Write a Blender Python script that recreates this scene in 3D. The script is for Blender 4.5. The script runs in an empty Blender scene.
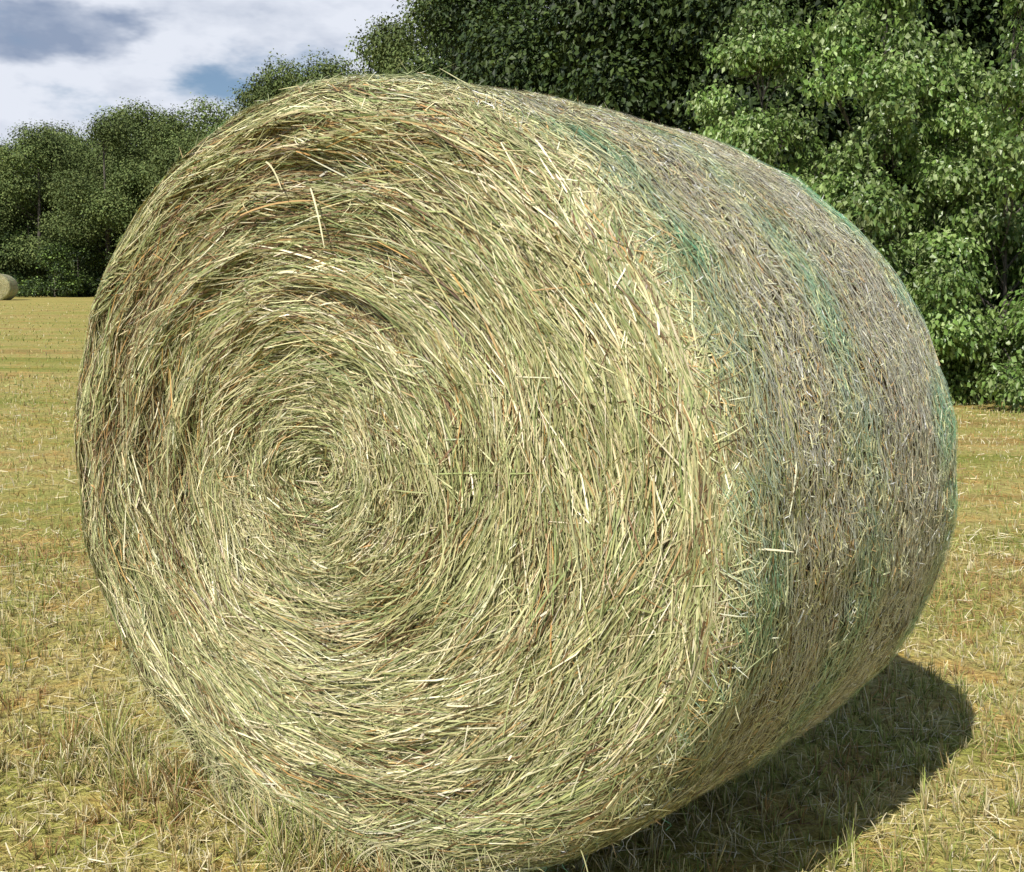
import bpy, math, numpy as np
from mathutils import Vector
rng = np.random.default_rng(7)
scene = bpy.context.scene
scene.view_settings.view_transform = 'Standard'
scene.view_settings.look = 'None'
scene.view_settings.exposure = 0
U = lambda a, b, n=None: rng.uniform(a, b, n)

# ---------------------------------------------------------------- helpers
def link(o):
    scene.collection.objects.link(o)
    return o

def mesh_np(name, verts, quads=None, tris=None, col=None, mat_idx=None, mats=(), smooth=False):
    me = bpy.data.meshes.new(name)
    verts = np.asarray(verts, np.float32)
    nq = 0 if quads is None else len(quads)
    nt = 0 if tris is None else len(tris)
    me.vertices.add(len(verts))
    me.vertices.foreach_set('co', verts.ravel())
    loops = []
    if nq: loops.append(np.asarray(quads, np.int32).ravel())
    if nt: loops.append(np.asarray(tris, np.int32).ravel())
    loops = np.concatenate(loops)
    me.loops.add(len(loops))
    me.loops.foreach_set('vertex_index', loops)
    me.polygons.add(nq + nt)
    st = np.concatenate([np.arange(nq) * 4, nq * 4 + np.arange(nt) * 3]).astype(np.int32)
    me.polygons.foreach_set('loop_start', st)
    if mat_idx is not None:
        me.polygons.foreach_set('material_index', np.asarray(mat_idx, np.int32))
    me.polygons.foreach_set('use_smooth', np.full(nq + nt, smooth))
    me.update(calc_edges=True)
    me.validate()
    if col is not None:
        a = me.color_attributes.new('col', 'FLOAT_COLOR', 'POINT')
        c4 = np.ones((len(verts), 4), np.float32); c4[:, :3] = col
        a.data.foreach_set('color', c4.ravel())
    for m in mats: me.materials.append(m)
    return me

def obj(name, me, parent=None, **kw):
    o = bpy.data.objects.new(name, me); link(o)
    if parent is not None: o.parent = parent
    for k, v in kw.items(): o[k] = v
    return o

def ribbons(P, Nn, W, roll):
    T = np.gradient(P, axis=1)
    T /= np.linalg.norm(T, axis=2, keepdims=True) + 1e-9
    B = np.cross(T, Nn); B /= np.linalg.norm(B, axis=2, keepdims=True) + 1e-9
    N2 = np.cross(B, T)
    c = np.cos(roll)[:, None, None]; s = np.sin(roll)[:, None, None]
    D = (B * c + N2 * s) * W[:, :, None] * .5
    N, S, _ = P.shape
    V = np.stack([P - D, P + D], 2).reshape(-1, 3)
    b = (np.arange(N)[:, None] * S + np.arange(S - 1)[None, :]) * 2
    Q = np.stack([b, b + 1, b + 3, b + 2], -1).reshape(-1, 4)
    return V, Q

def sines(seed, n, fmin, fmax):
    r = np.random.default_rng(seed)
    f = r.uniform(fmin, fmax, n); a = r.uniform(0, 2 * np.pi, n); p = r.uniform(0, 2 * np.pi, n)
    kx, ky = f * np.cos(a), f * np.sin(a)
    amp = (fmin / f) ** .5
    def fn(x, y):
        o = 0
        for i in range(n): o = o + amp[i] * np.sin(kx[i] * x + ky[i] * y + p[i])
        return o / amp.sum() * 2.0
    return fn

class NT:
    def __init__(s, name):
        s.m = bpy.data.materials.new(name); s.m.use_nodes = True
        s.t = s.m.node_tree; s.t.nodes.clear()
    def n(s, typ, **kw):
        nd = s.t.nodes.new(typ)
        for k, v in kw.items():
            if k.startswith('_'): setattr(nd, k[1:], v)
            else: nd.inputs[k.replace('__', ' ')].default_value = v
        return nd
    def l(s, a, b): s.t.links.new(a, b)

def leafy_material(name, rough=.5, trans=.25, spec=.3):
    N = NT(name)
    at = N.n('ShaderNodeAttribute', _attribute_name='col')
    p = N.n('ShaderNodeBsdfPrincipled'); p.inputs['Roughness'].default_value = rough
    p.inputs['Specular IOR Level'].default_value = spec
    N.l(at.outputs['Color'], p.inputs['Base Color'])
    o = N.n('ShaderNodeOutputMaterial')
    if trans > 0:
        tr = N.n('ShaderNodeBsdfTranslucent'); N.l(at.outputs['Color'], tr.inputs['Color'])
        mx = N.n('ShaderNodeMixShader'); mx.inputs[0].default_value = trans
        N.l(p.outputs[0], mx.inputs[1]); N.l(tr.outputs[0], mx.inputs[2])
        N.l(mx.outputs[0], o.inputs[0])
    else: N.l(p.outputs[0], o.inputs[0])
    return N.m

# ---------------------------------------------------------------- camera
F, YH = 1155.0, 322.0
CAMZ = 1.08
pitch = math.atan((436 - YH) / F)
cam = bpy.data.cameras.new('camera'); camo = bpy.data.objects.new('camera', cam); link(camo)
cam.sensor_width = 36; cam.lens = F / 1024 * 36; cam.clip_end = 2000; cam.clip_start = .05
camo.location = (0, 0, CAMZ)
camo.rotation_euler = (math.pi / 2 - pitch, 0, 0)
scene.camera = camo

# ---------------------------------------------------------------- terrain
def sstep(a, b, x):
    t = np.clip((x - a) / (b - a), 0, 1); return t * t * (3 - 2 * t)
tn = sines(3, 10, .12, .8)
tn2 = sines(4, 14, 2.0, 9.0)
def ground_z(x, y, fine=True):
    x = np.asarray(x, float); y = np.asarray(y, float)
    s = sstep(5, -9, x)
    z = .0385 * np.maximum(0, y - 7 + 0.0) * s
    z = z + .05 * tn(x, y) * sstep(3, 14, np.hypot(x, y))
    if fine: z = z + .008 * tn2(x, y) * sstep(60, 10, y)
    return z

# ---------------------------------------------------------------- world
SUN = Vector((.766 * .24 - .643 * 1.0, -.643 * .24 - .766 * 1.0, 1.08)).normalized()
el = math.asin(SUN.z); az = math.atan2(SUN.x, SUN.y)
w = bpy.data.worlds.new('World'); scene.world = w; w.use_nodes = True
nt = w.node_tree; nt.nodes.clear()
def wn(t, **kw):
    n = nt.nodes.new(t)
    for k, v in kw.items(): setattr(n, k, v)
    return n
sky = wn('ShaderNodeTexSky', sky_type='NISHITA'); sky.sun_disc = False
sky.sun_elevation = el; sky.sun_rotation = az % (2 * math.pi); sky.air_density = 1.0; sky.dust_density = .3; sky.ozone_density = 2.2
bg = wn('ShaderNodeBackground'); bg.inputs[1].default_value = .09
nt.links.new(sky.outputs[0], bg.inputs[0])
tc = wn('ShaderNodeTexCoord')
mp = wn('ShaderNodeMapping'); mp.inputs['Scale'].default_value = (1.0, 1.0, 2.3); mp.inputs['Location'].default_value = (.37, .2, .1)
nt.links.new(tc.outputs['Generated'], mp.inputs[0])
n1 = wn('ShaderNodeTexNoise'); n1.inputs['Scale'].default_value = 9; n1.inputs['Detail'].default_value = 5; n1.inputs['Roughness'].default_value = .62
nt.links.new(mp.outputs[0], n1.inputs['Vector'])
n2 = wn('ShaderNodeTexNoise'); n2.inputs['Scale'].default_value = 17; n2.inputs['Detail'].default_value = 4; n2.inputs['Roughness'].default_value = .55
nt.links.new(mp.outputs[0], n2.inputs['Vector'])
def pdir(px, py):
    e = math.atan((436 - py) / F) - pitch
    v = Vector(((px - 512) / F, 1.0, 0)).normalized()
    return Vector((v.x * math.cos(e), v.y * math.cos(e), math.sin(e)))
def blob(px, py, rad, sx=1., sz=1.):
    d = pdir(px, py)
    s = wn('ShaderNodeVectorMath', operation='SUBTRACT'); s.inputs[1].default_value = d
    nt.links.new(tc.outputs['Generated'], s.inputs[0])
    m = wn('ShaderNodeVectorMath', operation='MULTIPLY'); m.inputs[1].default_value = (sx, sx, sz)
    nt.links.new(s.outputs[0], m.inputs[0])
    L = wn('ShaderNodeVectorMath', operation='LENGTH'); nt.links.new(m.outputs[0], L.inputs[0])
    r = wn('ShaderNodeMapRange'); r.interpolation_type = 'SMOOTHSTEP'
    r.inputs[1].default_value = 0; r.inputs[2].default_value = rad; r.inputs[3].default_value = 1; r.inputs[4].default_value = 0
    nt.links.new(L.outputs['Value'], r.inputs[0]); return r.outputs[0]
def mth(op, a, b, clamp=False):
    m = wn('ShaderNodeMath', operation=op); m.use_clamp = clamp
    for i, v in enumerate((a, b)):
        if isinstance(v, (int, float)): m.inputs[i].default_value = v
        else: nt.links.new(v, m.inputs[i])
    return m.outputs[0]
def mrange(v, a, b, c=0., d=1.):
    r = wn('ShaderNodeMapRange'); r.interpolation_type = 'SMOOTHSTEP'
    for i_, q in zip((1, 2, 3, 4), (a, b, c, d)): r.inputs[i_].default_value = q
    nt.links.new(v, r.inputs[0]); return r.outputs[0]
blue = mth('ADD', blob(222, 82, .065, 1, 1.8), blob(325, 60, .065, .8, 2.4))
blue = mth('ADD', blue, mth('MULTIPLY', blob(75, 0, .085, 1, 4.0), 1.15))
sep = wn('ShaderNodeSeparateXYZ'); nt.links.new(tc.outputs['Generated'], sep.inputs[0])
cover = mth('MULTIPLY', mrange(sep.outputs['Z'], .28, .50, 0, 1), .26)
cover2 = mth('MULTIPLY', mrange(sep.outputs['Y'], .5, 0., 0, 1), .20)
val = mth('ADD', n1.outputs['Fac'], mth('MULTIPLY', blue, -.22))
val = mth('SUBTRACT', mth('SUBTRACT', val, cover), cover2)
cmo = mrange(val, .16, .47)
grey = mth('ADD', mth('ADD', blob(70, 48, .085, .72, 2.2), blob(-40, 60, .09, 1, 2.2)), mth('MULTIPLY', mth('SUBTRACT', n2.outputs['Fac'], .5), 1.0))
gdark = mrange(grey, .14, .70)
gv = mth('ADD', mth('MULTIPLY', gdark, .85), mth('MULTIPLY', mth('SUBTRACT', n2.outputs['Fac'], .47), 1.5), True)
cr = wn('ShaderNodeMix', data_type='RGBA'); cr.inputs[6].default_value = (.79, .83, .92, 1); cr.inputs[7].default_value = (.29, .36, .50, 1)
nt.links.new(gv, cr.inputs[0])
bgc = wn('ShaderNodeBackground'); bgc.inputs[1].default_value = 1.0; nt.links.new(cr.outputs[2], bgc.inputs[0])
mx = wn('ShaderNodeMixShader')
nt.links.new(cmo, mx.inputs[0]); nt.links.new(bg.outputs[0], mx.inputs[1]); nt.links.new(bgc.outputs[0], mx.inputs[2])
wo = wn('ShaderNodeOutputWorld'); nt.links.new(mx.outputs[0], wo.inputs[0])

sl = bpy.data.lights.new('sun', 'SUN'); sl.energy = 5.0; sl.angle = math.radians(.5); sl.color = (1, .95, .87)
so = bpy.data.objects.new('sun', sl); link(so); so.rotation_euler = SUN.to_track_quat('Z', 'Y').to_euler()
so.location = (0, 0, 20)

# ================================================================ HAY BALE
R = .95; TH = .6977; RZ = .8328 * R; WD = 1.0 * R
KS = .984
C0 = np.array([-.4068 * R, 2.3744 * R]); ZC = RZ * .968
axd = np.array([math.sin(TH), math.cos(TH)]); lat = np.array([math.cos(TH), -math.sin(TH)])
RC = .080
def k_of_u(u):
    e0 = np.clip(1 - u / (RC * R), 0, 1); e1 = np.clip(1 - (WD - u) / (RC * R), 0, 1)
    k = 1 - RC * .9 * (1 - np.sqrt(np.maximum(0, 1 - e0 ** 2))) - RC * .9 * (1 - np.sqrt(np.maximum(0, 1 - e1 ** 2)))
    return k + .022 * np.sin(np.pi * np.clip(u / WD, 0, 1))
def face_back(rho):
    e = np.clip((rho - (1 - RC)) / RC, 0, .985)
    return RC * R * (1 - np.sqrt(1 - e ** 2))
sln = sines(11, 16, 2.5, 14)
mot = sines(12, 18, 12, 60)
def place(x, u, zz):
    X = x * R * KS * (1 + .026 * np.clip(-zz, 0, 1) * np.clip(1.0 + zz, 0, 1) * 4 * .5); Z = ZC + zz * RZ * KS
    flo = .004
    Z = np.where(Z < flo + .07, flo + .07 * np.exp((Z - flo - .07) / .07), Z)
    return np.stack([X, u, Z], -1)
rr = np.random.default_rng(21)
ring = [(rr.uniform(3, 34), rr.integers(-2, 3), rr.uniform(0, 6.28), rr.uniform(.4, 1)) for _ in range(18)]
def relief(rho, ph):
    o = 0
    for f, m, p, a in ring: o = o + a * (6 / (f + 4)) * np.sin(2 * np.pi * f * rho * .5 + m * ph + p + .8 * np.sin(ph + p))
    return o
loc1 = sines(77, 12, 3, 12)
loc2 = sines(78, 12, 6, 20)
loc3 = sines(79, 14, 14, 45)
def hollow(x, z):
    rho = np.hypot(x, z); ph = np.arctan2(z, x)
    e = rho + .022 * np.sin(3 * ph + 1) + .014 * np.sin(7 * ph) + .016 * loc1(x, z) + .018 * loc3(x, z)
    p2 = np.where(ph < -.5, ph + 6.283, ph)
    ang = sstep(.7, 1.3, p2) * sstep(3.8, 2.9, p2)
    a = sstep(.62, .755, e) * sstep(.80, .765, e) * np.clip(.45 + 1.1 * loc1(x * 1.6 + 2, z * 1.6) + .55 * loc3(x, z), 0, 1)
    b = sstep(.50, .615, e) * sstep(.64, .62, e) * np.clip(.32 + 1.2 * loc1(x * 1.7 - 5, z * 1.7) + .55 * loc3(x, z), 0, 1)
    c = sstep(.36, .45, e) * sstep(.47, .455, e) * np.clip(.20 + 1.1 * loc1(x * 2 + 8, z * 2) + .4 * loc3(x, z), 0, 1) * .7
    d = sstep(.80, .87, e) * sstep(.90, .875, e) * np.clip(.15 + 1.2 * loc1(x * 2 + 3, z * 2 + 5) + .4 * loc3(x, z), 0, 1) * .7
    return ang * (a + b + c + d)
def relief_h(x, z):
    rho = np.hypot(x, z); ph = np.arctan2(z, x)
    base = .0098 * relief(rho, ph + .16 * loc2(x, z)) * np.clip(rho * 4, .4, 1)
    up = np.clip(np.sin(ph - .35) * 1.1 + .2, 0, 1)
    e = rho + .018 * np.sin(3 * ph + 1) + .01 * np.sin(7 * ph)
    step = .008 * sstep(.58, .61, e + .02 * np.sin(2 * ph)) + .008 * sstep(.33, .35, e) + .008 * sstep(.22, .235, e)
    base = base + up * step - .033 * hollow(x, z) + .005 * loc1(x * 3, z * 3) + .006 * loc2(x * 2, z * 2) + .006 * loc3(x, z)
    return base - .03 * np.exp(-(rho / .08) ** 2)
OFF = np.array([-.005, 0.028])
def face_pt(x, z, lift):
    rho = np.hypot(x, z)
    k = np.clip(1 - rho, 0, 1) ** 1.5
    u = -relief_h(x, z) * sstep(1.0, .9, rho) + face_back(rho) - lift
    return place(x + OFF[0] * k, u, z + OFF[1] * k)

palette = np.array([[.68, .61, .36], [.59, .54, .29], [.48, .465, .225], [.36, .38, .16], [.24, .28, .11], [.42, .285, .13], [.16, .10, .048], [.85, .79, .56], [.54, .33, .12]])
def pick(n, wts):
    wts = np.asarray(wts, float)
    if wts.ndim == 1: idx = rng.choice(len(palette), n, p=wts / wts.sum())
    else:
        cw = np.cumsum(wts / wts.sum(1, keepdims=True), 1); idx = np.minimum((rng.random(n)[:, None] > cw).sum(1), 8)
    c = palette[idx] * U(.68, 1.22, n)[:, None]
    return c * (1 + U(-.06, .06, (n, 3)))

VV, QQ, CC = [], [], []; voff = 0
def addrib(P, Nn, W, roll, col, endcol=.85):
    global voff
    V, Q = ribbons(P, Nn, W, roll)
    S = P.shape[1]
    g = np.linspace(1, endcol, S)[None, :, None, None]
    cc_ = col[:, :, None, :] if col.ndim == 3 else col[:, None, None, :]
    c = np.broadcast_to(cc_ * g, (P.shape[0], S, 2, 3)).reshape(-1, 3)
    VV.append(V); QQ.append(Q + voff); CC.append(c); voff += len(V)

def face_strands(N, L0, L1, w0, w1, lift0, lift1, aj, S=4, tilt=.008, bright=1., rho_min=0., rho_max=1.):
    rho = np.sqrt(U(rho_min ** 2, rho_max ** 2, N)); ph = U(0, 2 * np.pi, N)
    right = np.clip(np.cos(ph), 0, 1) * sstep(.3, .6, rho)
    L = L0 + (L1 - L0) * U(0, 1, N) ** (2.2 - 1.2 * right)
    L = L * np.where(rho < .25, .35 + 2.6 * rho, 1)
    cx, cz = rho * np.cos(ph), rho * np.sin(ph)
    aa = rng.normal(0, aj, N) * np.where(rng.random(N) < .12, 2.8, 1)
    ang = aa + .05 + .26 * loc2(cx * 1.6 + 3, cz * 1.6) + .14 * loc1(cx * 4, cz * 4) + .12 * loc3(cx, cz)
    s = np.linspace(-.5, .5, S)[None, :] * L[:, None] / R
    tx, tz = -np.sin(ph), np.cos(ph); rx, rz = np.cos(ph), np.sin(ph)
    flip = np.where(rng.random(N) < .5, 1, -1)
    ca, sa = np.cos(ang) * flip, np.sin(ang) * flip
    curv = -.5 * s ** 2 / np.maximum(rho, .08)[:, None] * U(.4, 1.2, N)[:, None]
    bend = rng.normal(0, .7, N)[:, None] * s ** 2
    x = rho[:, None] * rx[:, None] + s * (ca * tx + sa * rx)[:, None] + (curv + bend) * rx[:, None]
    z = rho[:, None] * rz[:, None] + s * (ca * tz + sa * rz)[:, None] + (curv + bend) * rz[:, None]
    q = np.hypot(x, z); lim = 1.0
    f = np.where(q > lim, lim / q, 1); x *= f; z *= f
    lift = U(lift0, lift1, N)[:, None] + rng.normal(0, tilt, N)[:, None] * np.linspace(-1, 1, S)[None, :]
    q = np.hypot(x, z)
    lift = np.maximum(lift, -.02) * (1 - .75 * sstep(.86, .97, q))
    P = face_pt(x, z, lift)
    e = sstep(.88, 1.0, q)
    Nn = np.zeros_like(P)
    Nn[..., 0] = x * e; Nn[..., 2] = z * e; Nn[..., 1] = -(1 - .8 * e)
    wr = w0 + (w1 - w0) * U(0, 1, N) ** 1.6
    W = wr[:, None] * np.interp(np.linspace(0, 1, S), [0, .15, .8, 1], [.6, 1, .95, .25])[None, :]
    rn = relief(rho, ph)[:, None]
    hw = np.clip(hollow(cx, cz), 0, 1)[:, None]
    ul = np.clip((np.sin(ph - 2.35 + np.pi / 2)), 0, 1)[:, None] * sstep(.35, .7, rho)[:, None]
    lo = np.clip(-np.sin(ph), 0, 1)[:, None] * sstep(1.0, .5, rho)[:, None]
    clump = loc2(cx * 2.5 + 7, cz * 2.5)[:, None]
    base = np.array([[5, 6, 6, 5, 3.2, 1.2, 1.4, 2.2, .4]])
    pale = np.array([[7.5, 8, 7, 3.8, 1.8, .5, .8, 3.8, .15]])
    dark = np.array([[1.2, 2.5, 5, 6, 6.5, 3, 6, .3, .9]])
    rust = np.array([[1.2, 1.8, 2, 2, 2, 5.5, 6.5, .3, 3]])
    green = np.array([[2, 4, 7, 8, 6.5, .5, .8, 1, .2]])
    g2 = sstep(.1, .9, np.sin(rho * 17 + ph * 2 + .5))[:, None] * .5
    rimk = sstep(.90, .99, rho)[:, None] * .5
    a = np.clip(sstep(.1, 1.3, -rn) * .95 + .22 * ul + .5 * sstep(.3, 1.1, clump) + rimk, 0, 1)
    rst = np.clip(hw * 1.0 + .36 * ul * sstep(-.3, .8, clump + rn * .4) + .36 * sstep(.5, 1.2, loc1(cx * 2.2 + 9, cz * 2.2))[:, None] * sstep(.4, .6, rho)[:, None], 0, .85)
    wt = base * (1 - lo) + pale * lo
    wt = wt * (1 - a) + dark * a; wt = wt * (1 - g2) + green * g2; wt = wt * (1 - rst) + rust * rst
    c = pick(N, wt / wt.sum(1, keepdims=True)) * bright * (1 - .35 * hw)  # strands in the hollows dimmed: shade under ledges painted into their colour
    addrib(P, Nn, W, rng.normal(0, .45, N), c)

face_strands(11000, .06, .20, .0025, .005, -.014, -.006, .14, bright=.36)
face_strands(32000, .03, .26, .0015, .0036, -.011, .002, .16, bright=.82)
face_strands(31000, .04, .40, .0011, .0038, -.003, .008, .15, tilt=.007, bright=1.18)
face_strands(1600, .03, .14, .0014, .0030, .003, .010, .6, tilt=.008, bright=1.15)
face_strands(5000, .03, .10, .0012, .0030, -.004, .012, .45, bright=1.0, rho_max=.3)
face_strands(10000, .012, .04, .0025, .0065, -.006, .006, .5, S=3, bright=.9)

def side_green(u, p):
    t = u / WD
    b = .016 * np.sin(3 * p + 1) + .010 * np.sin(11 * p) + .02 * mot(u * .6, p * .5)
    g = .66 * sstep(-.01, .05, t + b) * sstep(.20, .09, t + b) + .66 * sstep(.34, .43, t + b) * sstep(.58, .47, t + b) + 1.1 * sstep(.80, .89, t + b)
    return np.clip(g * np.clip(.60 + .70 * sln(u * 3 + 3, p * 2.6) + .55 * mot(u, p), .06, 1.25), 0, 1)
def side_strands(N, L0, L1, w0, w1, l0, l1, aj, S=4, bright=1., poke=0., umin=.0, umax=1., wt=None, upow=1.):
    u0 = (umin + (umax - umin) * U(0, 1, N) ** upow) * WD; ph = U(-np.pi * .62, np.pi * .75, N)
    L = U(L0, L1, N); ang = rng.normal(0, aj, N) + .2 * sln(u0 * 8, ph * 8)
    s = np.linspace(-.5, .5, S)[None, :] * L[:, None]
    fl = np.where(rng.random(N) < .5, 1, -1)
    u = u0[:, None] + s * np.sin(ang)[:, None]
    p = ph[:, None] + s * (np.cos(ang) * fl)[:, None] / (R * .92)
    u = np.clip(u, .004, WD - .004)
    lump = .008 * sln(u * 3, p * 3) + .003 * mot(u, p)
    lift = U(l0, l1, N)[:, None] + np.abs(rng.normal(0, poke, N))[:, None] * np.linspace(0, 1, S)[None, :] ** 1.3 + rng.normal(0, .0016, N)[:, None] * np.linspace(-1, 1, S)
    k = k_of_u(u) + (lift + lump) / R
    P = place(k * np.cos(p), u, k * np.sin(p))
    Nn = np.stack([np.cos(p), np.where(u < .08, -(.08 - u) * 12, 0), np.sin(p)], -1)
    W = U(w0, w1, N)[:, None] * np.interp(np.linspace(0, 1, S), [0, .15, .8, 1], [.6, 1, .9, .3])[None, :]
    patch = (sln(u0 * 3 + 5, ph * 2) + .9 * mot(u0 * .7 + 3, ph * .7))[:, None]
    if wt is None:
        wa = np.array([[4.8, 4.8, 4.0, 2.8, 1.5, 1.6, .8, 3.8, .9]]); wb = np.array([[2.2, 2.8, 2.8, 2.6, 2.2, 3.4, 3.6, 1.4, 1.8]])
        m = sstep(-.4, 1.1, patch); wt_ = wa * (1 - m) + wb * m
        c = pick(N, wt_ / wt_.sum(1, keepdims=True)) * bright
        g = c.mean(1, keepdims=True); t = u0 / WD
        gm = ((.03 + .26 * sstep(.56, .66, t) * sstep(.86, .78, t)) * sstep(.02, .10, t))[:, None]
        c = c * (1 - gm) + g * np.array([[1.06, 1.02, .90]]) * gm
    else: c = pick(N, wt) * bright
    gg = (side_green(u0, ph) * .40)[:, None]
    c = c * (1 - gg) + c.mean(1, keepdims=True) * np.array([[.84, 1.18, .66]]) * gg
    c = np.minimum(c, .92)
    addrib(P, Nn, W, rng.normal(0, .4, N), c)

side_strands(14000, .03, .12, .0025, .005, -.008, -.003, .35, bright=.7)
side_strands(40000, .010, .055, .0011, .0026, -.005, .002, .75, bright=1.45)
side_strands(26000, .006, .026, .0011, .0026, -.002, .003, 1.1, bright=1.5, poke=.001, S=3)
side_strands(2500, .010, .03, .0008, .0014, .002, .004, 1.2, bright=1.3, poke=.007, S=3)
side_strands(6000, .03, .14, .0012, .0028, -.001, .003, .22, bright=1.05, umax=.20, upow=2.2, wt=[4.5, 5.5, 6, 5, 3.4, 1.6, 1.6, 1.6, .6])
side_strands(350, .02, .07, .001, .002, .002, .006, .9, bright=1.1, poke=.014, umax=.08)
NB = 4000
rho = np.sqrt(U(0, 1, NB)); ph = U(0, 6.283, NB); L = U(.08, .25, NB)
s = np.linspace(-.5, .5, 4)[None, :] * L[:, None] / R
x = (rho * np.cos(ph))[:, None] - s * np.sin(ph)[:, None]; z = (rho * np.sin(ph))[:, None] + s * np.cos(ph)[:, None]
q = np.hypot(x, z); f = np.where(q > 1, 1 / q, 1); x *= f; z *= f
P = place(x, WD - face_back(np.hypot(x, z)) + .006, z); Nn = np.zeros_like(P); Nn[..., 1] = 1
addrib(P, Nn, U(.003, .007, NB)[:, None] * np.ones((1, 4)), rng.normal(0, .4, NB), pick(NB, [5, 6, 6, 5, 3, 1.4, .8, 1.6, .8]) * .9)
def stalk(p0, p1, wd, col, sag=.01):
    t = np.linspace(0, 1, 7)[:, None]
    P = (np.array(p0) * (1 - t) + np.array(p1) * t); P[:, 2] += sag * 4 * (t[:, 0] * (1 - t[:, 0]))
    Nn = np.tile([0, -1, .2], (7, 1)).astype(float)
    addrib(P[None], Nn[None], np.interp(t[:, 0], [0, .1, .85, 1], [.8, 1, .9, .3])[None] * wd, np.array([.1]), np.array([col]))
def fp(x, z, l): return face_pt(np.array(x), np.array(z), np.array(l))
stalk(fp(.05, .72, .03), fp(.11, .57, .045), .004, (.85, .78, .5))
stalk(fp(-.10, .80, .02), fp(-.02, .72, .04), .0035, (.8, .7, .42))
stalk(fp(-.18, .67, .03), fp(.05, .69, .02), .0035, (.6, .38, .16))
stalk(fp(.965, -.03, -.02), fp(.99, -.035, -.05) + np.array([.05, .0, 0]), .0030, (.9, .82, .55), sag=.002)
stalk(fp(-.95, -.45, .0), fp(-1.0, -.48, .02) + np.array([-.05, -.02, -.04]), .0025, (.7, .62, .35))
for i in range(40):
    a = U(0, 6.28); r_ = U(.2, .88); L = U(.05, .14); d = a + np.pi / 2 + rng.normal(0, .35)
    x0, z0 = r_ * np.cos(a), r_ * np.sin(a)
    stalk(fp(x0, z0, .006), fp(x0 + L * np.cos(d), z0 + L * np.sin(d), U(.01, .02)), U(.0022, .0040), palette[rng.choice([0, 1, 7, 7, 2])] * 1.1, sag=U(-.008, .01))
for i in range(800):
    a = -np.pi / 2 + rng.normal(-.16, .34); r_ = U(.90, 1.0)
    b = fp(r_ * np.cos(a), r_ * np.sin(a), U(.0, .01)); L = U(.02, .085)
    e = b + np.array([rng.normal(0, .9) * L, -U(0, .5) * L, -U(.1, .7) * L]); e[2] = max(.004, e[2])
    stalk(b, e, U(.0012, .0026), palette[rng.choice([0, 1, 2, 3, 2])] * U(.65, 1.0), sag=.008)
# core solid
nph = 192
phs = np.linspace(0, 2 * np.pi, nph, endpoint=False)
rows = []
for rho in np.linspace(0.0, .985, 90)[1:]:
    rows.append(face_pt(rho * np.cos(phs), rho * np.sin(phs), np.full(nph, -.022)))
for u in np.linspace(.085, WD - .085, 30):
    k = k_of_u(np.array(u)) - .014 / R + 0 * phs
    rows.append(place(k * np.cos(phs), np.full(nph, u), k * np.sin(phs)))
for rho in np.linspace(.985, .0, 12)[:-1]:
    rows.append(place(rho * np.cos(phs), np.full(nph, WD) - face_back(np.full(nph, rho)), rho * np.sin(phs)))
nr = len(rows); Vc = np.concatenate(rows)
i = np.arange(nr - 1)[:, None] * nph; j = np.arange(nph)[None, :]; j2 = (j + 1) % nph
Qc = np.stack([i + j, i + j2, i + nph + j2, i + nph + j], -1).reshape(-1, 4)
c0 = len(Vc); Vc = np.vstack([Vc, rows[0].mean(0), rows[-1].mean(0)])
Tc = np.concatenate([np.stack([np.full(nph, c0), (np.arange(nph) + 1) % nph, np.arange(nph)], 1), np.stack([np.full(nph, c0 + 1), (nr - 1) * nph + np.arange(nph), (nr - 1) * nph + (np.arange(nph) + 1) % nph], 1)])
ncore_q = len(Qc)
nstr = sum(len(q) for q in QQ)
allV = np.vstack(VV + [Vc]); allQ = np.vstack(QQ + [Qc + voff]); allT = Tc + voff
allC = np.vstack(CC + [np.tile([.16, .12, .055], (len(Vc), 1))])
mi = np.concatenate([np.zeros(nstr), np.ones(ncore_q), np.ones(len(Tc))])
hay_mat = leafy_material('dry_hay', rough=.42, trans=0, spec=.4)
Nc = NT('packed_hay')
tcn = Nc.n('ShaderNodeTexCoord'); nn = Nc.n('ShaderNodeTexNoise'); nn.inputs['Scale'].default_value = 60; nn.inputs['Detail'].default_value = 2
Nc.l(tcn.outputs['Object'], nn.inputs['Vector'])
crp = Nc.n('ShaderNodeValToRGB'); crp.color_ramp.elements[0].position = .35; crp.color_ramp.elements[0].color = (.03, .022, .010, 1); crp.color_ramp.elements[1].position = .65; crp.color_ramp.elements[1].color = (.11, .085, .04, 1)  # core darkened: shade in the gaps between strands is put into its colour
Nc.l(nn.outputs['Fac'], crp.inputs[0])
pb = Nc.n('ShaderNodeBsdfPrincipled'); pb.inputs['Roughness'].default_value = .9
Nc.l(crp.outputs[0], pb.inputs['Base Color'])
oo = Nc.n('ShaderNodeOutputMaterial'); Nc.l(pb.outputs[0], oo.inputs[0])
bale_me = mesh_np('hay_roll', allV, allQ, allT, allC, mi, (hay_mat, Nc.m))

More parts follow.
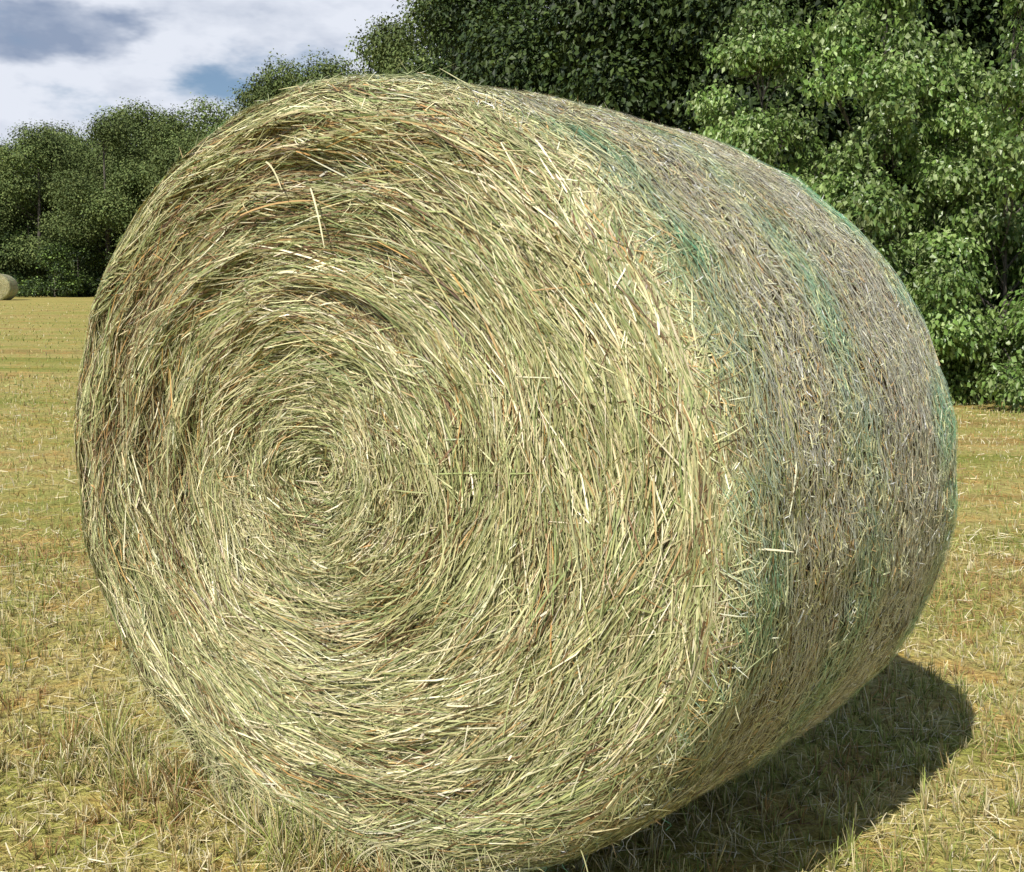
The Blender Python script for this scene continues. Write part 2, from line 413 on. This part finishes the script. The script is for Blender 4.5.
# net wrap threads
VV, QQ, CC = [], [], []; voff = 0
green = np.array([.24, .60, .32]); white = np.array([.68, .66, .53]); straw = np.array([.55, .49, .31])
NTt = 270; S = 180
us = np.sort(np.linspace(.015, .99, NTt) * WD + rng.normal(0, .003, NTt))
ph = np.linspace(0, 2 * np.pi, S)[None, :]
wob = .004 * np.sin(ph * rng.integers(1, 5, NTt)[:, None] + U(0, 6.28, NTt)[:, None]) + .003 * np.sin(ph * rng.integers(8, 20, NTt)[:, None] + U(0, 6.28, NTt)[:, None])
u = np.clip(us[:, None] + wob, .006, WD - .006)
dip = .0055 * np.sin(ph * rng.integers(9, 50, NTt)[:, None] + U(0, 6.28, NTt)[:, None])
k = k_of_u(u) + (.0005 + .008 * sln(u * 3, ph * 3) + .003 * mot(u, ph) + U(-.003, .002, NTt)[:, None] + dip) / R
P = place(k * np.cos(ph), u, k * np.sin(ph))
Nn = np.stack([np.cos(ph) + 0 * u, 0 * u, np.sin(ph) + 0 * u], -1)
isw = (rng.random(NTt) < .45)[:, None, None]
basec = np.where(isw, white, straw) * U(.7, 1.15, NTt)[:, None, None]
g = (side_green(u, ph + 0 * u))[..., None]
g = np.clip(g * U(.3, 1.5, NTt)[:, None, None], 0, 1)
colr = basec * (1 - g) + green * U(.7, 1.25, NTt)[:, None, None] * g
addrib(P, Nn, np.full((NTt, S), .0011) * U(.6, 1.3, NTt)[:, None], np.zeros(NTt), colr, 1)
M = 13000
u0 = U(.015, .97, M) * WD; p0 = U(-1.9, 2.5, M); du = U(.008, .022, M) * np.where(rng.random(M) < .5, 1, -1)
s = np.linspace(0, 1, 3)[None, :]
u = np.clip(u0[:, None] + du[:, None] * s, .004, WD - .004); p = p0[:, None] + s * U(.02, .06, M)[:, None]
k = k_of_u(u) + (.004 + .008 * sln(u * 3, p * 3)) / R
P = place(k * np.cos(p), u, k * np.sin(p)); Nn = np.stack([np.cos(p), 0 * p, np.sin(p)], -1)
g = np.clip(side_green(u0, p0)[:, None] * 1.3, 0, 1)
col = (white[None] * (1 - g) + green[None] * 1.15 * g) * U(.6, 1.2, M)[:, None]
addrib(P, Nn, np.full((M, 3), .0010), np.zeros(M), col, 1)
for i in range(10):
    u0 = U(.05, .5) * WD; p0 = U(-1.15, -.85); k = k_of_u(np.array(u0)) + .006
    b = place(np.array(k * math.cos(p0)), np.array(u0), np.array(k * math.sin(p0)))
    t = np.linspace(0, 1, 8)
    Pn = np.stack([b[0] + t * U(-.02, .03) + .006 * np.sin(t * U(4, 9) + i), b[1] + t * U(-.02, .02) + .006 * np.sin(t * 7 + i), np.maximum(.02, b[2] - t * U(.02, .07))], 1)
    addrib(Pn[None], np.tile([.5, -.8, .2], (1, 8, 1)).astype(float), np.full((1, 8), .0013), np.array([0.]), (green if i % 2 else white)[None], 1)
nm = leafy_material('net_twine', rough=.35, trans=0, spec=.5)
net_me = mesh_np('net_wrap', np.vstack(VV), np.vstack(QQ), None, np.vstack(CC), None, (nm,))

def make_bale(loc, rotz, label):
    e = bpy.data.objects.new('hay_bale', None); link(e); e.empty_display_size = .3
    e.location = loc; e.rotation_euler = (0, 0, rotz)
    e['label'] = label; e['category'] = 'hay bale'; e['group'] = 'round hay bales lying in the mown field'
    obj('hay_roll', bale_me, e); obj('net_wrap', net_me, e)
    return e
make_bale((C0[0], C0[1], 0), -TH, 'large round golden hay bale wrapped in green and white net')
bx, by = (-1 - 512) / F * 68, 68.
make_bale((bx, by, float(ground_z(bx, by)) + .0), -math.radians(8), 'small pale round hay bale on the field near the woods')

# ================================================================ GROUND
gx = np.concatenate([-np.geomspace(500, 6, 60), np.linspace(-5.8, 5.8, 130), np.geomspace(6, 500, 60)])
gy = np.concatenate([-np.geomspace(200, 1.2, 30), np.linspace(-1, 12, 160), np.geomspace(12.2, 900, 90)])
X, Y = np.meshgrid(gx, gy)
far = sstep(110, 300, Y)
Z = ground_z(X, Y) * (1 - far) + far * 4.0
Vg = np.stack([X, Y, Z], -1).reshape(-1, 3); nx = len(gx); ny = len(gy)
i = np.arange(ny - 1)[:, None] * nx; j = np.arange(nx - 1)[None, :]
Qg = np.stack([i + j, i + j + 1, i + nx + j + 1, i + nx + j], -1).reshape(-1, 4)
G = NT('mown_field')
tcg = G.n('ShaderNodeTexCoord')
def gn(sc, det, ro=.6, src=None):
    n = G.n('ShaderNodeTexNoise'); n.inputs['Scale'].default_value = sc; n.inputs['Detail'].default_value = det; n.inputs['Roughness'].default_value = ro
    G.l(src if src is not None else tcg.outputs['Object'], n.inputs['Vector']); return n.outputs['Fac']
mpg = G.n('ShaderNodeMapping'); mpg.inputs['Scale'].default_value = (.25, 1.6, 1); mpg.inputs['Rotation'].default_value = (0, 0, .25); G.l(tcg.outputs['Object'], mpg.inputs[0])
a1 = gn(.5, 5, .65, mpg.outputs[0]); a2 = gn(40, 3, .75); a3 = gn(4, 3, .65)
def ramp(fac, els):
    r = G.n('ShaderNodeValToRGB'); r.color_ramp.elements[0].position = els[0][0]; r.color_ramp.elements[0].color = (*els[0][1], 1)
    r.color_ramp.elements[1].position = els[-1][0]; r.color_ramp.elements[1].color = (*els[-1][1], 1)
    for p_, c_ in els[1:-1]:
        e = r.color_ramp.elements.new(p_); e.color = (*c_, 1)
    G.l(fac, r.inputs[0]); return r.outputs[0]
c1 = ramp(a1, [(.34, (.29, .32, .08)), (.44, (.43, .41, .14)), (.54, (.52, .46, .19)), (.62, (.38, .29, .11)), (.70, (.48, .44, .17))])
c2 = ramp(a2, [(.3, (.36, .30, .23)), (.5, (.9, .87, .8)), (.7, (1.25, 1.22, 1.15))])
c3 = ramp(a3, [(.3, (.76, .86, .60)), (.5, (1, .99, .93)), (.68, (1.15, .92, .74))])
def gmul(a, b):
    m = G.n('ShaderNodeMix', _data_type='RGBA', _blend_type='MULTIPLY'); m.inputs[0].default_value = 1; G.l(a, m.inputs[6]); G.l(b, m.inputs[7]); return m.outputs[2]
cc = gmul(gmul(c1, c2), c3)
pg = G.n('ShaderNodeBsdfPrincipled'); pg.inputs['Roughness'].default_value = .9; pg.inputs['Specular IOR Level'].default_value = .15
G.l(cc, pg.inputs['Base Color'])
bg_ = G.n('ShaderNodeBump'); bg_.inputs['Strength'].default_value = .8; bg_.inputs['Distance'].default_value = .03; G.l(a2, bg_.inputs['Height']); G.l(bg_.outputs[0], pg.inputs['Normal'])
og = G.n('ShaderNodeOutputMaterial'); G.l(pg.outputs[0], og.inputs[0])
ground_me = mesh_np('ground', Vg, Qg, None, None, None, (G.m,), smooth=True)
obj('ground', ground_me, kind='structure', label='mown golden hay field rising gently toward the woods', category='ground')

def inside_bale(x, y, m=.0):
    dx, dy = x - C0[0], y - C0[1]
    l = dx * lat[0] + dy * lat[1]; a = dx * axd[0] + dy * axd[1]
    return (np.abs(l) < .26 + m) & (a > .06) & (a < WD - .03)
gpat = sines(31, 14, 1.2, 7); gpat2 = sines(32, 14, 5, 22)
VV, QQ, CC = [], [], []; voff = 0
def blades(N, y0, y1, h0, h1, lean, wbase, lying=False, near_bale=False, gbias=0.):
    y = np.exp(U(math.log(y0), math.log(y1), N)); x = U(-1, 1, N) * (.56 * y + .35)
    if near_bale:
        l = U(-.95, .55, N); a_ = -np.abs(rng.normal(0, .14, N)) + .10
        x = C0[0] + l * lat[0] + a_ * axd[0]; y = C0[1] + l * lat[1] + a_ * axd[1]
    hid = (np.abs((x / y) * F + 512 - 500) < 330) & (y > 3.6)
    kp = ~inside_bale(x, y) & ~(hid & (rng.random(N) < .6)); x, y = x[kp], y[kp]; N = len(x)
    gp = gpat(x, y) + .6 * gpat2(x, y)
    if not lying:
        cell = .045; ix, iy = np.round(x / cell), np.round(y / cell)
        hsh = np.sin(ix * 12.9898 + iy * 78.233) * 43758.5453; hsh -= np.floor(hsh); h2 = np.sin(ix * 39.3 + iy * 11.1) * 23421.63; h2 -= np.floor(h2)
        tx_, ty_ = (ix + (hsh - .5) * 1.6) * cell, (iy + (h2 - .5) * 1.6) * cell
        pull = .70 * sstep(8, 4, y); x = x * (1 - pull) + tx_ * pull; y = y * (1 - pull) + ty_ * pull
        tuft = hsh
    z = ground_z(x, y); d = np.hypot(x, y)
    S = 4 if y0 < 2 else 3
    t = np.linspace(0, 1, S)[None, :]
    a = U(0, 2 * np.pi, N)
    h = U(h0, h1, N) * (1 + .45 * np.clip(gp, -1, 1))
    if lying:
        dirx, diry = np.cos(a), np.sin(a)
        px = x[:, None] + dirx[:, None] * (t - .5) * h[:, None]; py = y[:, None] + diry[:, None] * (t - .5) * h[:, None]
        pz = ground_z(px, py) + U(.002, .026, N)[:, None] + rng.normal(0, .006, N)[:, None] * (t - .5) * 2
        P = np.stack([px, py, pz], -1); Nn = np.zeros_like(P); Nn[..., 2] = 1
        roll = rng.normal(0, .5, N)
    else:
        h = h * (.5 + .9 * tuft)
        ln = np.clip(np.abs(rng.normal(0, lean, N)), 0, 1.45)
        hx = h * np.sin(ln); hz = h * np.cos(ln)
        px = x[:, None] + np.cos(a)[:, None] * hx[:, None] * t ** 1.4; py = y[:, None] + np.sin(a)[:, None] * hx[:, None] * t ** 1.4
        pz = z[:, None] - .004 + hz[:, None] * t
        P = np.stack([px, py, pz], -1)
        b = U(0, 6.28, N); Nn = np.stack([np.cos(b)[:, None] + 0 * t, np.sin(b)[:, None] + 0 * t, .2 + 0 * t + 0 * b[:, None]], -1)
        roll = np.zeros(N)
    W = (np.maximum(wbase * U(.6, 1.5, N), d * .0007))[:, None] * np.interp(t[0], [0, .6, 1], [1, .8, .3] if not lying else [.8, 1, .5])[None, :]
    gfrac = np.clip(.22 + gbias + .36 * gp, .03, .75)
    if not lying: gfrac = np.clip(gfrac + .25 * (tuft > .85), 0, .85)
    else: gfrac = gfrac * .25
    isg = rng.random(N) < gfrac
    thatch = (gpat2(x * 1.3 + 4, y * 1.3) > .40) | (gpat(x * 1.5 + 9, y * 1.5) > .45)
    gold = np.array([[.64, .54, .26], [.73, .64, .38], [.58, .47, .20], [.42, .30, .13], [.84, .76, .52], [.54, .48, .21]])[rng.integers(0, 6, N)]
    brn = np.array([[.44, .26, .10], [.54, .34, .13], [.28, .17, .08], [.56, .41, .19]])[rng.integers(0, 4, N)]
    grn = np.array([[.28, .34, .08], [.38, .44, .12], [.47, .49, .16], [.21, .27, .07]])[rng.integers(0, 4, N)]
    gold = np.where((thatch & (rng.random(N) < .75))[:, None], brn, gold)
    c = np.where(isg[:, None], grn, gold) * U(.7, 1.2, N)[:, None]
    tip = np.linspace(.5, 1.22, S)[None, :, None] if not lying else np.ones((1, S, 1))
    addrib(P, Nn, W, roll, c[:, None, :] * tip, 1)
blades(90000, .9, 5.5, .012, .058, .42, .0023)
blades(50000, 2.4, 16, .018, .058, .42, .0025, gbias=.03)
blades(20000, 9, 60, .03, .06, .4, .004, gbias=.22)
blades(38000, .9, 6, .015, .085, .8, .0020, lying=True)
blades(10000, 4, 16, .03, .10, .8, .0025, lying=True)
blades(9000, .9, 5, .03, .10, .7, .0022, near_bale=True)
gm_ = leafy_material('stubble', rough=.5, trans=.08, spec=.3)
obj('stubble_grass', mesh_np('stubble_grass', np.vstack(VV), np.vstack(QQ), None, np.vstack(CC), None, (gm_,)), kind='stuff', label='short dry golden stubble with green blades and cut straw', category='grass')

# ================================================================ TREES
def tube(path, rad, seg=7):
    path = np.asarray(path, float); n = len(path)
    T = np.gradient(path, axis=0); T /= np.linalg.norm(T, axis=1, keepdims=True) + 1e-9
    A = np.where(np.abs(T[:, 2:3]) > .9, np.array([[1., 0, 0]]), np.array([[0, 0, 1.]]))
    B = np.cross(T, A); B /= np.linalg.norm(B, axis=1, keepdims=True); Cc = np.cross(T, B)
    a = np.linspace(0, 2 * np.pi, seg, endpoint=False)
    V = path[:, None] + (B[:, None] * np.cos(a)[None, :, None] + Cc[:, None] * np.sin(a)[None, :, None]) * np.asarray(rad)[:, None, None]
    i = np.arange(n - 1)[:, None] * seg; j = np.arange(seg)[None, :]; j2 = (j + 1) % seg
    return V.reshape(-1, 3), np.stack([i + j, i + j2, i + seg + j2, i + seg + j], -1).reshape(-1, 4)

def bark_material():
    N = NT('bark'); tc = N.n('ShaderNodeTexCoord'); mp = N.n('ShaderNodeMapping'); mp.inputs['Scale'].default_value = (9, 9, 1.5)
    N.l(tc.outputs['Object'], mp.inputs[0]); no = N.n('ShaderNodeTexNoise'); no.inputs['Scale'].default_value = 2; no.inputs['Detail'].default_value = 3
    N.l(mp.outputs[0], no.inputs['Vector']); r = N.n('ShaderNodeValToRGB'); r.color_ramp.elements[0].color = (.04, .034, .028, 1); r.color_ramp.elements[1].color = (.17, .145, .12, 1)
    r.color_ramp.elements[0].position = .35; r.color_ramp.elements[1].position = .7
    N.l(no.outputs['Fac'], r.inputs[0]); p = N.n('ShaderNodeBsdfPrincipled'); p.inputs['Roughness'].default_value = .9; N.l(r.outputs[0], p.inputs['Base Color'])
    o = N.n('ShaderNodeOutputMaterial'); N.l(p.outputs[0], o.inputs[0]); return N.m
bark = bark_material()

def tree_meshes(H, Rc, base, nclump, nleaf, leaf, seed, colset, mat, clump_r=(.14, .24), droop=.0, top_narrow=.6, aspect=1.5, flat=.72, rep=8, spread=1.1, trunk_r=.018, outer=.25, skirt=0, tpow=.85):
    g = np.random.default_rng(seed)
    t = np.linspace(0, 1, 12)
    sway = g.normal(0, .03, 2) * H
    tp = np.stack([sway[0] * np.sin(t * 3), sway[1] * np.sin(t * 2.3), t * H * .9], 1)
    tv, tq = [], []; off = 0
    V, Q = tube(tp, trunk_r * H * (1 - t * .88) + .004 * H * np.exp(-t * 30), 9); tv.append(V); tq.append(Q); off += len(V)
    cl = []
    for i in range(nclump):
        tt = g.uniform(0, 1) ** tpow
        z = base + (H - base) * (tt * .93 + .03)
        prof = (np.sin(np.pi * np.clip(.18 + tt * .80, 0, 1)) ** .7) * (1 - (1 - top_narrow) * tt)
        rr_ = Rc * prof * g.uniform(outer, 1) ** .5 * g.uniform(.75, 1.12)
        a = i * 2.39996 + g.normal(0, .5)
        cl.append((rr_ * math.cos(a), rr_ * math.sin(a), z, g.uniform(*clump_r) * Rc * 1.6 * (1 - .35 * tt)))
    for i in range(skirt):
        a = i * 6.283 / skirt + g.normal(0, .15); rr_ = Rc * g.uniform(.65, 1.0)
        cl.append((rr_ * math.cos(a), rr_ * math.sin(a), base + g.uniform(0.0, .12) * H, g.uniform(*clump_r) * Rc * 1.7))
    cl = np.array(cl); nclump = len(cl)
    for c in cl:
        zs = max(base * .4, c[2] - .35 * math.hypot(c[0], c[1]) - .1 * H); zs = max(min(zs, H * .85), .15 * H)
        f = zs / (H * .9); s0 = np.array([np.interp(f, t, tp[:, 0]), np.interp(f, t, tp[:, 1]), zs])
        q = np.linspace(0, 1, 6)[:, None]; e = c[:3]
        pth = s0 * (1 - q) + e * q; pth[:, 2] += (q[:, 0] * (1 - q[:, 0])) * .06 * H * g.uniform(-.3, 1); pth[1:-1] += g.normal(0, .006 * H, (4, 3))
        V, Q = tube(pth, .0045 * H * (1 - f * .5) * (1 - q[:, 0] * .85), 5); tv.append(V); tq.append(Q + off); off += len(V)
        for kx in range(3):
            e2 = e + g.normal(0, 1, 3) * c[3] * .7; s1 = pth[3]
            pth2 = s1 * (1 - q) + e2 * q; pth2[1:-1] += g.normal(0, .003 * H, (4, 3))
            V, Q = tube(pth2, .0017 * H * (1 - q[:, 0] * .8), 4); tv.append(V); tq.append(Q + off); off += len(V)
    trunk = mesh_np('trunk', np.vstack(tv), np.vstack(tq), None, None, None, (bark,), smooth=True)
    wts = cl[:, 3] ** 2; ci = g.choice(nclump, nleaf // rep, p=wts / wts.sum()); c = cl[ci]
    ns = len(ci)
    d = g.normal(0, 1, (ns, 3)); d /= np.linalg.norm(d, axis=1, keepdims=True)
    rad = c[:, 3] * g.uniform(.15, 1, ns) ** .4 * g.uniform(.85, 1.35, ns)
    sp = c[:, :3] + d * rad[:, None] * np.array([1.15, 1.15, flat])
    sp[:, 2] = np.maximum(sp[:, 2], .05 + g.uniform(0, .15, ns))
    out = d + g.normal(0, .35, (ns, 3)); out[:, 2] -= droop; out /= np.linalg.norm(out, axis=1, keepdims=True)
    n = ns * rep
    pos = np.repeat(sp, rep, 0) + g.normal(0, 1, (n, 3)) * leaf * spread * np.array([1, 1, .6])
    nd = np.repeat(d, rep, 0) * .5 + np.array([0, 0, .55]) + g.normal(0, .42, (n, 3)); nd /= np.linalg.norm(nd, axis=1, keepdims=True)
    ax = np.repeat(out, rep, 0) + g.normal(0, .5, (n, 3)); ax -= nd * (ax * nd).sum(1, keepdims=True); ax /= np.linalg.norm(ax, axis=1, keepdims=True) + 1e-9
    bb = np.cross(nd, ax); Ls = leaf * g.uniform(.6, 1.35, n)[:, None]
    a0 = pos - ax * Ls * .5; a1 = pos + bb * Ls * .5 / aspect + nd * Ls * .08; a2 = pos + ax * Ls * .55 - np.array([0, 0, 1]) * Ls * .08; a3 = pos - bb * Ls * .5 / aspect + nd * Ls * .08
    V = np.stack([a0, a1, a2, a3], 1).reshape(-1, 3); b = np.arange(n)[:, None] * 4
    T1 = b + np.array([[0, 1, 2]]); T2 = b + np.array([[0, 2, 3]])
    ctone = g.uniform(.72, 1.3, nclump)[ci][:, None]
    cs_ = np.array(colset)[g.integers(0, len(colset), ns)]; cv = cs_ * (g.uniform(.75, 1.2, (ns, 1))) * ctone
    cv = np.repeat(cv, rep, 0) * g.uniform(.8, 1.2, (n, 1)); cv = np.repeat(cv, 4, 0)
    crown = mesh_np('crown', V, None, np.vstack([T1, T2]), cv, None, (mat,))
    return trunk, crown

fkc = [[.12, .165, .050], [.14, .185, .058], [.10, .142, .046], [.165, .20, .065]]  # far leaves lighter and greyer: distance haze mixed into the colour
dkc = [[.034, .058, .013], [.045, .073, .016], [.023, .042, .013], [.064, .095, .021]]
ltc = [[.21, .32, .08], [.165, .27, .06], [.28, .38, .12], [.12, .21, .048], [.34, .42, .18]]
far_mat = leafy_material('leaf_far', rough=.7, trans=0, spec=.2)
dark_mat = leafy_material('leaf_dark', rough=.5, trans=0, spec=.25)
light_mat = leafy_material('leaf_light', rough=.38, trans=.22, spec=.55)
farV = [tree_meshes(10, 3.4, .4, 18, 52000, .13, 100 + i, fkc, far_mat, clump_r=(.22, .34), rep=5, spread=1.8, top_narrow=.8) for i in range(4)]
midV = [tree_meshes(10, 3.4, .3, 24, 62000, .115, 200 + i, dkc, dark_mat, rep=6, spread=1.6, trunk_r=.026, clump_r=(.16, .27)) for i in range(3)]
nearV = [tree_meshes(7, 2.8, .40, 44, 44000, .105, 300 + i, ltc, light_mat, clump_r=(.09, .175), droop=.3, flat=.48, rep=6, spread=1.5, trunk_r=.009, aspect=1.35, outer=.05, skirt=10) for i in range(3)]
bushV = [tree_meshes(2.2, 1.3, .05, 16, 8000, .09, 400 + i, dkc + ltc[:1], dark_mat, clump_r=(.18, .3)) for i in range(2)]
tc_ = [0]
def place_tree(var, px, D, ytop=None, Hn=10., s=None, name='broadleaf_tree', label='', group='', zoff=0., wide=1., cat='tree'):
    x = (px - 512) / F * D
    z = float(ground_z(x, D)) - .05 + zoff
    if s is None: s = (CAMZ + (YH - ytop) / F * D - z) / Hn / 1.0
    tr, cr_ = var
    e = bpy.data.objects.new(name, None); link(e); e.empty_display_size = .5
    e.location = (x, D, z); e.rotation_euler = (0, 0, (tc_[0] * 2.1) % 6.28); e.scale = (s * wide, s * wide, s); tc_[0] += 1
    e['label'] = label; e['category'] = cat; e['group'] = group
    obj('trunk', tr, e); obj('crown', cr_, e)
    return e
LF = 'dense green broadleaf tree at the edge of the field'
GF = 'green trees along the wood edge'
for i, (px, D, yt) in enumerate([(-30, 84, 150), (5, 86, 150), (42, 84, 134), (80, 90, 142), (112, 82, 120), (148, 88, 114), (185, 82, 120), (222, 78, 112),
                                 (258, 66, 86), (290, 62, 76), (335, 58, 72), (380, 54, 46), (412, 48, 28), (440, 44, 8), (62, 100, 134), (130, 100, 118)]):
    place_tree(farV[i % 4], px, D, yt, label=LF, group=GF, wide=.80 if px > 240 else .95)
for i, (px, D, yt) in enumerate([(490, 36, -60), (540, 31, -100), (590, 28, -150), (640, 27, -200), (465, 40, -20),
                                 (700, 24, -250), (765, 24, -330), (835, 23, -330), (900, 24, -330), (965, 22, -330), (1040, 22, -330),
                                 (735, 31, -330), (870, 31, -400), (1000, 31, -400)]):
    place_tree(midV[i % 3], px, D, yt, label='tall dark green broadleaf tree standing in the wood', group='tall dark trees standing in the wood', wide=.8)
for i, (px, D, yt) in enumerate([(755, 16.5, 15), (870, 15.8, -50), (1005, 15.0, -40), (1085, 15.4, -60), (940, 15.9, 60)]):
    place_tree(nearV[i % 3], px, D, yt, Hn=7, label='bright green young tree with sunlit leafy branches', group='bright green young trees at the field edge', wide=.72)
for i, (px, D) in enumerate([(1020, 16.6), (965, 16.2), (915, 17)]):
    place_tree(bushV[i % 2], px, D, None, s=.45, name='shrub', label='low leafy shrub under the wood edge', group='shrubs under the trees', cat='shrub')
for i in range(7):
    px = -20 + i * 26
    place_tree(bushV[i % 2], px, 77 + 4 * (i % 3), None, s=1.5 + .4 * (i % 3), name='shrub', label='low leafy shrub under the wood edge', group='shrubs under the trees', cat='shrub')
